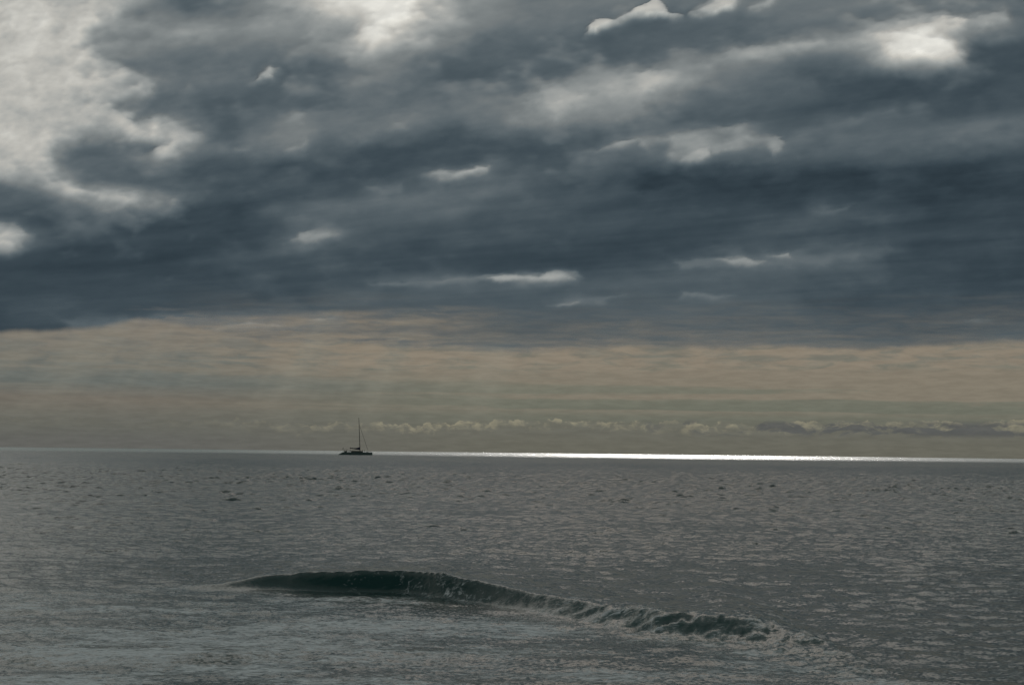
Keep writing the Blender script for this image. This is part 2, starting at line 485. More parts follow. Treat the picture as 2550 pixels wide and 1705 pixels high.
rag3 = fbm(u / 70 + 2 + 0.5 * rag1, v / 34 + 0.5 * rag1, 5, 0.52, 151)
L = 0.35 + (L - 0.35) * 0.75


def inside_distance(pts):
    n = len(pts)
    best = np.full(u2.shape, 1e18)
    ins = np.zeros(u2.shape, bool)
    for k in range(n):
        (x1, y1), (x2, y2) = pts[k], pts[(k + 1) % n]
        dx_, dy_ = x2 - x1, (y2 - y1)
        tt = np.clip(((u2 - x1) * dx_ + (v2 - y1) * dy_) / (dx_ * dx_ + dy_ * dy_ + 1e-9), 0, 1)
        best = np.minimum(best, (u2 - x1 - tt * dx_) ** 2 + ((v2 - y1 - tt * dy_)) ** 2)
        cr = ((y1 > v2) != (y2 > v2))
        with np.errstate(divide='ignore', invalid='ignore'):
            xc = (x2 - x1) * (v2 - y1) / ((y2 - y1) if y2 != y1 else 1e-9) + x1
        ins ^= cr & (u2 < xc)
    return np.where(ins, 1, -1) * np.sqrt(best)


for pts, val, soft, rag in SHAPES:
    sdv = inside_distance(pts) + rag * (0.75 * rag1 + 0.22 * rag2)
    so = soft * soft_f * 1.25
    narrow = sstep(sdv, -so, so * 1.4)
    wide = sstep(sdv, -so * 3.6, so * 3.0 + 8)
    wn = 0.66 if soft <= 6 else (0.45 if soft <= 9 else 0.30)
    aw = wn * narrow + (1 - wn) * wide
    vf = val + (0.13 * max(val - 0.45, 0) + 0.018) * rag3 * 1.3 + (0.045 if val > 0.52 else 0.0)
    L = L * (1 - aw) + vf * aw
# soft streaky structure and curdled detail where the cover is thin
stre = fbm(al / 5.2, ac / 1.5, 5, 0.55, 5)
cur = fbm(xk / 1.25 + 0.5 * fbm(xk / 2, yk / 2, 3, .5, 8), yk / 1.9, 6, 0.58, 12)
thin = sstep(L, 0.42, 0.72)
fade_far = sstep(v, 780, 420)
lump = fbm(u / 95 + 0.4 * v / 60, v / 48, 5, 0.56, 131)
L = L + stre * 0.034 * (0.5 + 0.9 * fade_far) + lump * 0.028 * (0.35 + fade_far) + cur * (0.008 + 0.028 * thin) 
rid = 1 - np.abs(fbm(u / 60 + 3, v / 44 - 2, 5, 0.55, 55)) * 3.2
L = L + 0.022 * thin * np.clip(rid, -0.6, 1) * (sstep(u, 900, 200) * 1.0 + 0.25)
# seaward frame only; elsewhere the unseen deck is brightened to light the sea
Lgen = 0.85 + 0.16 * fbm(al / 7, ac / 2.2, 5, 0.55, 5) * 1.4 + 0.04 * cur
Lgen = Lgen - 0.10 * sstep(EL, R_(12), R_(5))
# unseen deck darkened overhead and behind to deepen steep wave faces
sun_sep = np.degrees(np.arccos(np.clip(np.cos(EL) * np.cos(AZ - SUN_AZ) * math.cos(SUN_EL) + np.sin(EL) * math.sin(SUN_EL), -1, 1)))
Lgen = Lgen + 0.01 - 0.30 * sstep(EL, R_(25), R_(42)) - 0.20 * sstep(sun_sep, 30, 75)
infr = sstep(dep, 0, 1000) * sstep(u, -330, -10) * sstep(u, 2675, 2355) * sstep(v, -190, -5)
L = L * infr + Lgen * (1 - infr)
L = np.clip(L, 0.14, 0.95)
# how much sky cover there is: 1 closed, 0 open
cover = np.ones_like(L)
ex = np.array([-9000, 0, 250, 340, 420, 560, 650, 850, 1000, 1200, 1400, 1650, 1900, 2200, 2550, 9000.])
ey = np.array([828, 828, 818, 800, 806, 834, 852, 850, 868, 882, 876, 868, 870, 868, 856, 856.])
edge = np.interp(px, ex, ey) + 8.0 * fbm(u / 110, v * 0, 5, 0.6, 61)
under = (edge - py)
low_in = sstep(under, -4, 5 + 18 * vnoise(u / 130, v * 0, 4))
low_out = sstep(EL, R_(3.6), R_(4.4))
isf = (dep > 0) & (np.abs(AZ) < R_(24))
cover = cover * np.where(isf, low_in, low_out)
# wispy openings in the fringe just above the edge
fr = sstep(under, 60, 8) * isf
cover = cover * (1 - 0.55 * fr * sstep(fbm(u / 80, v / 7, 4, .55, 41), 0.02, 0.30) * sstep(u, 250, 420) * sstep(u, 1750, 1150))
ymain = np.interp(u, [0, 330, 560, 780, 1000, 1200], [760, 733, 722, 712, 702, 700]) + 4 * fbm(u / 60, v * 0, 4, .55, 49)
reg = sstep(v - ymain, -4, 9) * sstep(u, 300, 400) * sstep(u, 1250, 850) * isf
cover = cover * (1 - reg * np.clip(0.42 - 0.75 * fbm(u / 150, v / 11, 4, .55, 53), 0, 0.8))
fr2 = sstep(under + 30 * fbm(u / 200, v / 20, 4, .55, 43), 150, 0) * isf * sstep(u, 330, 620)
cover = cover * (1 - fr2 * (0.28 + 0.30 * fbm(u / 120, v / 8, 5, .6, 47)))
# the break in the cloud that the sun shines through onto the far water
off = HC / math.tan(SUN_EL)
qx = X - off * math.sin(SUN_AZ); qy = Y - off * math.cos(SUN_AZ)
qr = np.hypot(qx, qy); qa = np.degrees(np.arctan2(qx, qy))
nb = fbm(qx / 900, qy / 900, 4, .5, 71)
openf = sstep(qr + 260 * nb, 1180, 1620) * sstep(qr + 400 * nb, 8300, 7400) * sstep(np.abs(qa - 2) + 3 * nb, 32, 26)
veil = 1 - sstep(qa + 4 * nb, -16, -26) * 0.3 
cover = cover * (1 - openf * np.clip(veil, 0, 1) * (0.66 + 0.34 * sstep(qa, -1, -9) + 0.2 * sstep(qa, 14, 20)))    # unseen veil added to trim sea glare, thinner towards both sides
L = L * (1 - 0.45 * openf)
P[..., 2] += (L - 0.4) * 150.0                              # thin parts ride higher, thick parts hang lower
lum = np.where(L <= 0.04045, L / 12.92, ((L + 0.055) / 1.055) ** 2.4)
cloud_me = grid_mesh('cloud_deck', P, attrs={'painted_lum': lum, 'cover': cover})  # brightness painted per vertex, used as the translucent colour

mc = bpy.data.materials.new('cloud_deck')
mc.use_nodes = True
t = NT(mc.node_tree)
o_ = t.n('ShaderNodeOutputMaterial')
a1 = t.n('ShaderNodeAttribute', attribute_name='painted_lum')
a2 = t.n('ShaderNodeAttribute', attribute_name='cover')
tr = t.m('MULTIPLY', a1.outputs['Fac'], 1.12)
# hue follows the painted brightness: dark cloud bluer, bright cloud faintly warm
K = 1.0
tint = t.ramp(a1.outputs['Fac'], [(0.0, (0.60, 1.0, 1.38)), (0.05, (0.65, 1.0, 1.26)), (0.10, (0.74, 1.0, 1.15)), (0.20, (0.88, 1.0, 1.02)), (0.5, (1.0, 1.0, 0.92))])
col = t.vm('SCALE', tint, scale=tr)
tl = t.n('ShaderNodeBsdfTranslucent')
t.link(col, tl.inputs['Color'])
tp = t.n('ShaderNodeBsdfTransparent')
mx = t.n('ShaderNodeMixShader')
t.link(a2.outputs['Fac'], mx.inputs[0]); t.link(tp.outputs[0], mx.inputs[1]); t.link(tl.outputs[0], mx.inputs[2])
t.link(mx.outputs[0], o_.inputs['Surface'])
struct('sky', cloud_me, mc, label='grey streaky cloud deck broken by pale thin patches over the sea')


# ------------------------------------------------------------------ the sea
rng = np.random.default_rng(11)


def spectrum_tile(size, lmin, lmax, rms, wind_deg, spread=2.0, slope=3.6, N=512, chop=0.9):
    k1 = np.fft.fftfreq(N, size / N) * 2 * np.pi
    KX, KY = np.meshgrid(k1, k1, indexing='xy')
    Kk = np.hypot(KX, KY) + 1e-9
    lam = 2 * np.pi / Kk
    th = np.arctan2(KY, KX) - R_(wind_deg)
    amp = Kk ** (-slope / 1.0 / 1.0 * 0.5 - 0.5) * np.abs(np.cos(th)) ** spread
    amp *= sstep(lam, lmin * 0.85, lmin * 1.25) * sstep(lam, lmax * 1.25, lmax * 0.8)
    ph = rng.uniform(0, 2 * np.pi, (N, N)); mg = rng.rayleigh(1.0, (N, N))
    S = amp * mg * np.exp(1j * ph)
    hh = np.fft.ifft2(S).real
    sc = rms / hh.std()
    dx = np.fft.ifft2(S * (-1j) * KX / Kk).real * sc * chop
    dy = np.fft.ifft2(S * (-1j) * KY / Kk).real * sc * chop
    return size, N, hh * sc, dx, dy


def sample(tile, x, y, rot=0.0):
    size, N, h, dx, dy = tile
    c, s = math.cos(rot), math.sin(rot)
    fx = ((x * c + y * s) / size * N); fy = ((-x * s + y * c) / size * N)
    x0 = np.floor(fx); y0 = np.floor(fy)
    tx = fx - x0; ty = fy - y0
    i0 = x0.astype(np.int64) % N; i1 = (i0 + 1) % N
    j0 = y0.astype(np.int64) % N; j1 = (j0 + 1) % N
    res = []
    for A in (h, dx, dy):
        res.append((A[j0, i0] * (1 - tx) + A[j0, i1] * tx) * (1 - ty) + (A[j1, i0] * (1 - tx) + A[j1, i1] * tx) * ty)
    H, DX, DY = res
    return H, DX * c - DY * s, DX * s + DY * c


tA = spectrum_tile(187.0, 14.0, 38.0, 0.035, 86, 2.0, 3.4)
tL = spectrum_tile(143.0, 6.0, 15.0, 0.050, 88, 0.8, 2.6, chop=1.2)
tM = spectrum_tile(83.0, 1.5, 4.5, 0.053, 92, 0.35, 2.2, chop=1.1)
tB = spectrum_tile(31.0, 0.5, 2.2, 0.054, 97, 0.15, 2.4, chop=1.2)
tC = spectrum_tile(8.1, 0.25, 0.9, 0.0125, 80, 0.1, 2.2)

rs = np.concatenate([np.geomspace(1.5, 22, 30, endpoint=False), np.geomspace(22, 60, 240, endpoint=False), np.geomspace(60, 380, 860, endpoint=False),
                     np.geomspace(380, 1500, 540, endpoint=False),
                     np.geomspace(1500, 26000, 70)])
aa = np.concatenate([np.radians(np.arange(-180, -40, 4.0)), np.radians(np.arange(-40, -20, 0.4)),
                     np.radians(np.arange(-20, 20, 0.062)),
                     np.radians(np.arange(20, 40, 0.4)), np.radians(np.arange(40, 180, 4.0))])
RR, AA = np.meshgrid(rs, aa, indexing='ij')
SX = RR * np.sin(AA); SY = RR * np.cos(AA)
far_az = sstep(np.abs(AA), R_(30), R_(20.5))               # fine waves only where the sheet is fine
fA = sstep(RR, 4500, 1400) * sstep(np.abs(AA), R_(60), R_(38))
fM = sstep(RR, 760, 380) * far_az
fL = 0.45 * sstep(RR, 1900, 1000) * far_az * (0.15 + 0.85 * sstep(RR, 60, 260))
fB = sstep(RR, 460, 230) * far_az * (0.26 + 0.74 * sstep(RR, 45, 210))
fC = sstep(RR, 170, 60) * far_az * (0.55 + 0.45 * sstep(RR, 35, 80))
hA, dxA, dyA = sample(tA, SX, SY, 0.0)
hM, dxM, dyM = sample(tM, SX, SY, -0.12)
hM = 0.11 * np.tanh(hM / 0.11)
hL, dxL, dyL = sample(tL, SX, SY, 0.2)
hB, dxB, dyB = sample(tB, SX, SY, 0.35)
hC, dxC, dyC = sample(tC, SX, SY, -0.2)
gust = 1.0 + 0.38 * fbm(SX / 26, SY / 80, 5, 0.6, 101)   # patches of rougher and calmer water
# --- the breaking wave: foot line traced on the water, height along it
foot_px = np.array([(250, 1482), (420, 1474), (560, 1474), (640, 1470), (760, 1472), (880, 1474), (1000, 1478), (1100, 1490),
                    (1200, 1502), (1320, 1522), (1450, 1545), (1600, 1568), (1750, 1585), (1900, 1604), (2020, 1632),
                    (2130, 1665), (2260, 1700)])
foot_h = np.array([0.0, 0.03, 0.17, 0.34, 0.47, 0.54, 0.60, 0.61, 0.48, 0.36, 0.31, 0.31, 0.38, 0.36, 0.26, 0.14, 0.04])
foot = np.array([ray_ground(*p) for p in foot_px])
fine = np.linspace(foot[0, 0] - 1, foot[-1, 0] + 0.6, 400)
fy_l = np.interp(fine, foot[:, 0], foot[:, 1])
ker = np.hanning(31); ker /= ker.sum()
fy_l = np.convolve(np.pad(fy_l, 15, mode='edge'), ker, 'valid')
yl = np.interp(SX, fine, fy_l)
dyl = np.interp(SX, fine, np.gradient(fy_l, fine))
wig = 0.10 * fbm(SX / 0.9, SY * 0, 4, 0.55, 201)
brk = sstep(SX, 0.0, 3.0)                                   # broken part, to the right
sdist = (SY - yl + wig * (0.4 + 2.0 * brk)) / np.sqrt(1 + dyl ** 2)          # + behind the foot
Hh = np.interp(SX, foot[:, 0], foot_h, left=0, right=0)
Hh = Hh * (1 + 0.16 * fbm(SX / 1.1, SX * 0, 4, 0.6, 205) * (0.4 + 1.4 * brk))
faceW = 0.72 + 0.30 * sstep(SX, -4.0, -7.2) + 0.25 * brk - 0.15 * np.exp(-((SX + 2.8) / 1.8) ** 2)
up = sstep(sdist, -0.12, 1.0 * 1.0) ** 1.0
face = np.clip(sdist / faceW, 0.0, 1.0) ** 1.5
back = 1 / (1 + (np.maximum(sdist - faceW, 0) / 2.6) ** 2)
swell = np.where(sdist < faceW, face, back) * Hh
tr_ = -0.04 * np.exp(-((sdist + 0.9) / 1.2) ** 2) * np.clip(Hh / 0.5, 0, 1)
swell = swell + tr_
lean = -0.38 * np.exp(-((sdist - faceW) / 0.45) ** 2) * Hh * (1 - 0.7 * brk)     # crest thrown towards the shore
# second low swells behind and in front
sw2 = 0.13 * np.exp(-((SY - 31.0 - 0.10 * SX + 0.5 * fbm(SX / 4, SY * 0, 3, .5, 33)) / 0.9) ** 2) * sstep(SX, 5, -3)
sw3 = 0.16 * np.exp(-((SY - 95 - 0.25 * SX) / 5.0) ** 2) + 0.12 * np.exp(-((SY - 62 - 0.05 * SX) / 3.0) ** 2)
sw3 = sw3 * sstep(np.abs(AA), R_(60), R_(25))
surf = sstep(SY - yl, 1.0, -1.5) * (RR > 15) * far_az                    # water in front of the wave
onw = np.exp(-((sdist - 0.5) / (0.9 + 0.5 * brk)) ** 2) * np.clip(Hh / 0.14, 0, 1)
turb = onw * brk + 0.5 * onw * sstep(SX, -4.5, -1.5)
tb1 = fbm(SX / 0.55 + 0.6 * SY, SY / 0.30, 5, 0.62, 301)
tb2 = 1 - np.abs(fbm(SX / 0.9 - SY * 0.5, SY / 0.45, 4, 0.6, 311)) * 3.5
hsurf = surf * 0.045 * fbm(SX / 1.6, SY / 0.8, 5, 0.58, 401)
near_calm = 0.25 + 0.80 * sstep(RR, 45, 140)
env = 0.74 + 1.5 * np.clip(fbm(SX / 2.4, SY / 4.5, 3, 0.55, 111), 0, 1)
SZ = (hA * fA + hL * fL * gust + hM * fM * gust * near_calm * (0.85 + 0.15 * env) + hB * fB * gust * env + hC * fC * gust) * (1 - 0.35 * surf) * (1 - 0.8 * onw * (1 - brk))
SZ = SZ + swell + sw2 + sw3 + turb * (0.050 * tb1 + 0.006 * tb2 + 0.030 * fbm(SX / 0.17, SY / 0.2, 3, 0.6, 331)) + hsurf
kch = (1 - 0.6 * onw)
SXd = SX + (dxA * fA + dxL * fL + dxM * fM * near_calm + dxB * fB + dxC * fC) * kch
SYd = SY + (dyA * fA + dyL * fL + dyM * fM * near_calm + dyB * fB + dyC * fC) * kch + lean
SZ = SZ - RR ** 2 / (2 * EARTH)
# foam carried on the water
fo_n = fbm(SX / 2.6, SY / 1.5, 5, 0.6, 501) + 0.5 * fbm(SX / 0.8, SY / 0.28, 4, 0.6, 511)
fo_big = fbm(SX / 7.0 + 3, SY / 4.5, 3, 0.5, 531)
surf_f = sstep(SY - yl + 2.5 * fbm(SX / 5, SY / 3, 3, .5, 541), np.where(SX < foot[0, 0] + 2, 4.0, 0.8), -2.5) * (RR > 15)
foam = surf_f * np.clip(0.46 + 0.95 * fo_n + 0.6 * fo_big, 0, 1.0)
foam = foam * (1 - 0.8 * sstep(SY - yl, -2.4, -0.2) * sstep(SX, -7.9, -5.6) * (1 - brk))
foam_b = turb * np.clip(-0.02 + 0.95 * tb1 + 0.10 * tb2, 0, 1) + 0.04 * brk * np.exp(-((sdist - faceW) / 0.35) ** 2) * np.clip(Hh / .3, 0, 1)
streaks = 0.50 * np.exp(-((sdist - 0.25) / 0.55) ** 2) * np.clip(fbm((SX + 0.8 * sdist) / 0.22, sdist / 0.8, 4, .6, 521) * 1.6, 0, 1) * sstep(SX, -6, -3.5)
foam = np.clip(np.maximum(foam, np.clip(foam_b, 0, 0.8)) + streaks * np.clip(Hh / .4, 0, 1), 0, 1)
foam = foam * far_az
# patches of unresolved ripple, used by the material for slope spread
aeration = np.clip(onw * (0.10 + 0.24 * brk) * (0.8 + 0.8 * tb1) + 0.22 * surf_f * np.clip(0.4 + 1.3 * fo_n, 0, 1), 0, 1) * far_az
ripple = (0.65 + 0.35 * sstep(RR, 30, 150)) * gust * (1 - 0.6 * onw * (1 - 0.5 * brk))
lod = sstep(RR, 40, 220)
lod2 = sstep(RR, 160, 900)
sea_me = grid_mesh('sea', np.stack([SXd, SYd, SZ], -1), attrs={'foam': foam, 'ripple': ripple, 'lod': lod, 'lod2': lod2, 'aeration': aeration})

ms = bpy.data.materials.new('sea_water')
ms.use_nodes = True
t = NT(ms.node_tree)
o_ = t.n('ShaderNodeOutputMaterial')
geo = t.n('ShaderNodeNewGeometry')
pos = geo.outputs['Position']
att = {k: t.n('ShaderNodeAttribute', attribute_name=k).outputs['Fac'] for k in ('foam', 'ripple', 'lod', 'lod2')}


def slope(scale, detail, vecscale=(1, 1, 1), rough=0.55):
    mp = t.n('ShaderNodeMapping')
    mp.inputs['Scale'].default_value = vecscale
    t.link(pos, mp.inputs['Vector'])
    c = t.noise(mp.outputs[0], scale, detail, rough, color=True)
    return t.vm('SUBTRACT', c, (0.5, 0.5, 0.5))


s_small = slope(13.0, 3.0, (0.9, 1, 1))        # decimetre ripples
s_mid = slope(1.6, 4.0, (0.8, 1, 1))         # metre chop, once the sheet no longer carries it
s_far = slope(0.16, 4.0, (0.5, 1, 1))
k1 = t.m('MULTIPLY', att['ripple'], 0.85)
k2 = t.m('MULTIPLY', t.m('ADD', t.m('MULTIPLY', att['lod2'], 0.85), 0.25), att['ripple'])
k3 = t.m('MULTIPLY', att['lod2'], 0.6)
acc = t.vm('ADD', t.vm('SCALE', s_small, scale=k1), t.vm('SCALE', s_mid, scale=k2))
acc = t.vm('ADD', acc, t.vm('SCALE', s_far, scale=k3))
acc = t.vm('MULTIPLY', acc, (0.8, 1.15, 0.0))
nrm = t.vm('NORMALIZE', t.vm('ADD', geo.outputs['Normal'], acc))
water = t.n('ShaderNodeBsdfPrincipled')
aer = t.n('ShaderNodeAttribute', attribute_name='aeration').outputs['Fac']
t.link(t.mix(aer, (0.009, 0.038, 0.032), (0.045, 0.115, 0.105)), water.inputs['Base Color'])
water.inputs['IOR'].default_value = 1.333
t.link(nrm, water.inputs['Normal'])
t.put(water.inputs['Roughness'], t.m('ADD', t.m('MULTIPLY', att['lod'], 0.02), 0.20))
# foam: lacy and streaky
mp = t.n('ShaderNodeMapping')
mp.inputs['Scale'].default_value = (0.8, 1.25, 1.25)
t.link(pos, mp.inputs['Vector'])
wob = t.vm('SCALE', t.vm('SUBTRACT', t.noise(mp.outputs[0], 2.5, 3.0, color=True), (0.5, 0.5, 0.5)), scale=0.7)
fp = t.vm('ADD', mp.outputs[0], wob)
vo = t.n('ShaderNodeTexVoronoi', feature='DISTANCE_TO_EDGE')
vo.inputs['Scale'].default_value = 3.2
t.link(fp, vo.inputs['Vector'])
lace = t.mapr(vo.outputs['Distance'], 0.0, 0.26, 0.30, -0.22)
fn = t.noise(fp, 5.5, 5.0, 0.62)
fn2 = t.noise(fp, 26.0, 3.0, 0.6)
fm = t.m('ADD', att['foam'], t.m('MULTIPLY', t.m('SUBTRACT', fn, 0.5), 2.3))
fm = t.m('ADD', fm, t.m('MULTIPLY', t.m('SUBTRACT', fn2, 0.5), 0.6))
fm = t.m('ADD', fm, t.m('MULTIPLY', lace, 0.95))
fmask = t.mapr(fm, 0.30, 1.45, 0.0, 1.0)
fmask = t.m('MULTIPLY', fmask, t.mapr(att['foam'], 0.0, 0.12))
foam_s = t.n('ShaderNodeBsdfDiffuse')
foam_s.inputs['Color'].default_value = (0.68, 0.72, 0.71, 1)
t.link(nrm, foam_s.inputs['Normal'])
mx = t.n('ShaderNodeMixShader')
t.link(fmask, mx.inputs[0]); t.link(water.outputs[0], mx.inputs[1]); t.link(foam_s.outputs[0], mx.inputs[2])
t.link(mx.outputs[0], o_.inputs['Surface'])
struct('sea', sea_me, ms, label='grey green choppy sea with a low breaking wave and drifting foam')


# ------------------------------------------------------------------ materials for the boat
def mat(name, col, rough=0.5, metal=0.0, var=0.15, scale=3.0, spec=0.5):
    m = bpy.data.materials.new(name)
    m.use_nodes = True
    t = NT(m.node_tree)
    o = t.n('ShaderNodeOutputMaterial')
    b = t.n('ShaderNodeBsdfPrincipled')
    tcn = t.n('ShaderNodeTexCoord')
    n = t.noise(tcn.outputs['Object'], scale, 4.0, 0.6)
    dark = tuple(c * (1 - var) for c in col)
    lite = tuple(min(1, c * (1 + var)) for c in col)
    t.link(t.mix(n, dark, lite), b.inputs['Base Color'])
    b.inputs['Roughness'].default_value = rough
    b.inputs['Metallic'].default_value = metal
    b.inputs['Specular IOR Level'].default_value = spec
    t.link(b.outputs[0], o.inputs[0])
    return m


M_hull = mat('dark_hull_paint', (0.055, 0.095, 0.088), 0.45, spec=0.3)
M_deck = mat('deck_paint', (0.10, 0.12, 0.11), 0.7)
M_cabin = mat('cabin_paint', (0.045, 0.065, 0.055), 0.5, spec=0.3)
M_glass = mat('dark_glass', (0.01, 0.014, 0.014), 0.1)
M_mast = mat('mast_alloy', (0.06, 0.065, 0.06), 0.5, 0.2)
M_wire = mat('rigging_wire', (0.05, 0.055, 0.05), 0.5, 0.3)
M_cover = mat('navy_canvas', (0.008, 0.016, 0.045), 0.85, spec=0.2)
M_canvas = mat('dark_canvas', (0.02, 0.035, 0.03), 0.85, spec=0.2)
M_net = mat('trampoline_net', (0.03, 0.035, 0.035), 0.8)
M_flag = mat('flag_cloth', (0.05, 0.06, 0.05), 0.8)
M_skin = mat('skin', (0.30, 0.19, 0.14), 0.55)
M_hair = mat('dark_hair', (0.02, 0.015, 0.012), 0.6)
M_cloth_a = mat('dark_jacket_cloth', (0.02, 0.025, 0.03), 0.85)
M_cloth_b = mat('grey_shirt_cloth', (0.10, 0.11, 0.11), 0.85)
M_trouser = mat('dark_trouser_cloth', (0.02, 0.022, 0.026), 0.85)


def obj(name, me, m, parent=None, smooth=False):
    if isinstance(me, bmesh.types.BMesh):
        bm = me
        bmesh.ops.recalc_face_normals(bm, faces=bm.faces)
        me = bpy.data.meshes.new(name)
        bm.to_mesh(me); bm.free()
    o = bpy.data.objects.new(name, me)
    C.objects.link(o)
    if m is not None:
        o.data.materials.append(m)
    if smooth:
        for p in me.polygons:
            p.use_smooth = True
    if parent is not None:
        o.parent = parent
    return o


def add_box(bm, c, s, bev=0.0, rot=None):
    r = bmesh.ops.create_cube(bm, size=1.0)
    vs = r['verts']
    for v_ in vs:
        v_.co = Vector((v_.co.x * s[0], v_.co.y * s[1], v_.co.z * s[2]))
    if bev > 0:
        es = list({e for v_ in vs for e in v_.link_edges})
        rb = bmesh.ops.bevel(bm, geom=es, offset=bev, segments=2, affect='EDGES', profile=0.5)
        vs = list({v_ for f in rb['faces'] for v_ in f.verts} | {v_ for v_ in vs if v_.is_valid})
    for v_ in vs:
        if rot is not None:
            v_.co = rot @ v_.co
        v_.co += Vector(c)
    return bm


def add_tube(bm, pts, rad_, seg=8):
    """pts list of points, rad_ number or list"""
    pts = [Vector(p) for p in pts]
    rd = rad_ if isinstance(rad_, (list, tuple)) else [rad_] * len(pts)
    rings = []
    for i, p in enumerate(pts):
        d = (pts[min(i + 1, len(pts) - 1)] - pts[max(i - 1, 0)]).normalized()
        a = d.orthogonal().normalized() if i == 0 else (a - d * a.dot(d)).normalized()
        b = d.cross(a)
        rings.append([bm.verts.new(p + (a * math.cos(2 * math.pi * k / seg) + b * math.sin(2 * math.pi * k / seg)) * rd[i]) for k in range(seg)])
    for r0, r1 in zip(rings, rings[1:]):
        for k in range(seg):
            bm.faces.new((r0[k], r0[(k + 1) % seg], r1[(k + 1) % seg], r1[k]))
    bm.faces.new(rings[0][::-1]); bm.faces.new(rings[-1])
    return bm


def loft(sections):
    """closed sections (lists of points) joined into one skin with capped ends"""
    bm = bmesh.new()
    rings = [[bm.verts.new(p) for p in s_] for s_ in sections]
    n = len(rings[0])
    for a, b in zip(rings, rings[1:]):
        for k in range(n):
            bm.faces.new((a[k], a[(k + 1) % n], b[(k + 1) % n], b[k]))
    bm.faces.new(rings[0][::-1]); bm.faces.new(rings[-1])
    return bm


def extrude_profile(pts, y0, y1, bev=0.0):
    """side profile (x, z) given thickness across the boat"""
    return loft([[(x, y0, z) for x, z in pts], [(x, y1, z) for x, z in pts]])


# ------------------------------------------------------------------ the catamaran
boat = bpy.data.objects.new('sailing_catamaran', None)
C.objects.link(boat)
boat['label'] = 'dark sailing catamaran with furled navy mainsail, silhouetted on the bright horizon line'
boat['category'] = 'sailboat'
BD = 1150.0
_v = CR @ np.array([(885.0 - W_ / 2) / FPX, -(1129.0 - H_ / 2) / FPX, -1.0])
b_az = math.atan2(_v[0], _v[1])
bpos = Vector((BD * math.sin(b_az), BD * math.cos(b_az), -BD ** 2 / (2 * EARTH) + 0.05))
boat.location = bpos
boat.rotation_euler = (0, R_(0.0), -b_az + R_(4))
LOA = 24.2
hx = LOA / 2


def hull_section(x, yc):
    tt = (x + hx) / LOA
    half = 1.05 * (math.sin(math.pi * min(1, 0.22 + 0.5 * tt * 1.15)) ** 0.6 if tt < 0.6 else max(0.04, 1 - ((tt - 0.6) / 0.405) ** 2.0) ** 0.7)
    if tt < 0.125:
        top = 0.42 + (1.86 - 0.42) * max(0.0, (tt - 0.012) / 0.113)
    else:
        top = 1.86 + 0.10 * (tt - 0.125)
    keel = -0.75 * math.sin(math.pi * min(0.96, 0.10 + tt * 0.85)) ** 0.5
    fl = half
    return [(x, yc - fl * 0.15, keel), (x, yc - fl * 0.72, keel * 0.5), (x, yc - fl * 0.92, 0.15 if top > .3 else top * .4), (x, yc - fl, top * 0.72),
            (x, yc - fl * 0.97, top - 0.05), (x, yc - fl * 0.88, top), (x, yc + fl * 0.88, top), (x, yc + fl * 0.97, top - 0.05),
            (x, yc + fl, top * 0.72), (x, yc + fl * 0.92, 0.15 if top > .3 else top * .4), (x, yc + fl * 0.72, keel * 0.5), (x, yc + fl * 0.15, keel)]


for yc in (-4.0, 4.0):
    xs_ = sorted(set(list(np.linspace(-hx, -hx + 3.2, 9)) + list(np.linspace(-hx + 3.2, hx, 26))))
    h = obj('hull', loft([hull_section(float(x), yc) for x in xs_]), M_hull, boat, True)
    for k, x in enumerate((-5.5, -2.6, 0.2, 3.0)):
        bm = bmesh.new()
        add_box(bm, (x, yc - 1.045 * (1 if yc < 0 else -1), 1.28), (1.1, 0.05, 0.22), 0.02)
        obj('porthole', bm, M_glass, h)
    bm = bmesh.new()
    for k in range(3):
        add_box(bm, (-hx + 0.75 + 0.85 * k, yc, 0.66 + 0.42 * k), (0.5, 1.2, 0.06), 0.02)
    obj('stern_step', bm, M_deck, h)
# bridge deck between the hulls
obj('bridge_deck', extrude_profile([(-8.6, 0.95), (4.2, 0.95), (5.2, 1.30), (5.2, 1.92), (-8.6, 1.92)], -3.2, 3.2), M_deck, boat)
# low saloon
cab = obj('saloon', loft([[(x, y, z) for (x, z) in ((-3.1, 1.93), (5.6, 1.93), (5.0, 2.55), (3.9, 2.92), (-2.9, 3.0))] for y in (-3.3, 3.3)]), M_cabin, boat)
for x in (-2.1, -0.55, 1.0, 2.55):
    for y in (-3.32, 3.32):
        bm = bmesh.new()
        add_box(bm, (x, y, 2.55), (1.2, 0.05, 0.40), 0.02)
        obj('window', bm, M_glass, cab)
bm = bmesh.new()
add_box(bm, (-3.0, 0.0, 2.5), (0.06, 1.2, 0.95), 0.02)
obj('saloon_door', bm, M_glass, cab)
# cockpit seats and helm under the canopy at the stern
bm = bmesh.new()
add_box(bm, (-7.2, 0, 2.36), (1.9, 5.2, 0.85), 0.08)
add_box(bm, (-6.35, 0, 2.95), (0.22, 5.2, 0.55), 0.06)
obj('cockpit_seat', bm, M_cabin, boat)
bm = bmesh.new()
add_box(bm, (-4.8, -1.6, 2.35), (0.45, 0.7, 0.9), 0.06)
add_tube(bm, [(-5.08 + 0, -1.6 + 0.36 * math.cos(a), 2.8 + 0.36 * math.sin(a)) for a in np.linspace(0, 2 * math.pi, 17)], 0.02, 6)
obj('helm_pedestal', bm, M_cabin, boat)
can = obj('cockpit_canopy', loft([[(x, y, 3.93 + dz - 0.14 * abs(y / 2.9) ** 2) for x, dz in ((-8.3, 0.0), (-7.3, 0.07), (-5.9, 0.04), (-5.9, -0.02), (-7.3, 0.01), (-8.3, -0.06))] for y in np.linspace(-2.9, 2.9, 9)]), M_canvas, boat)
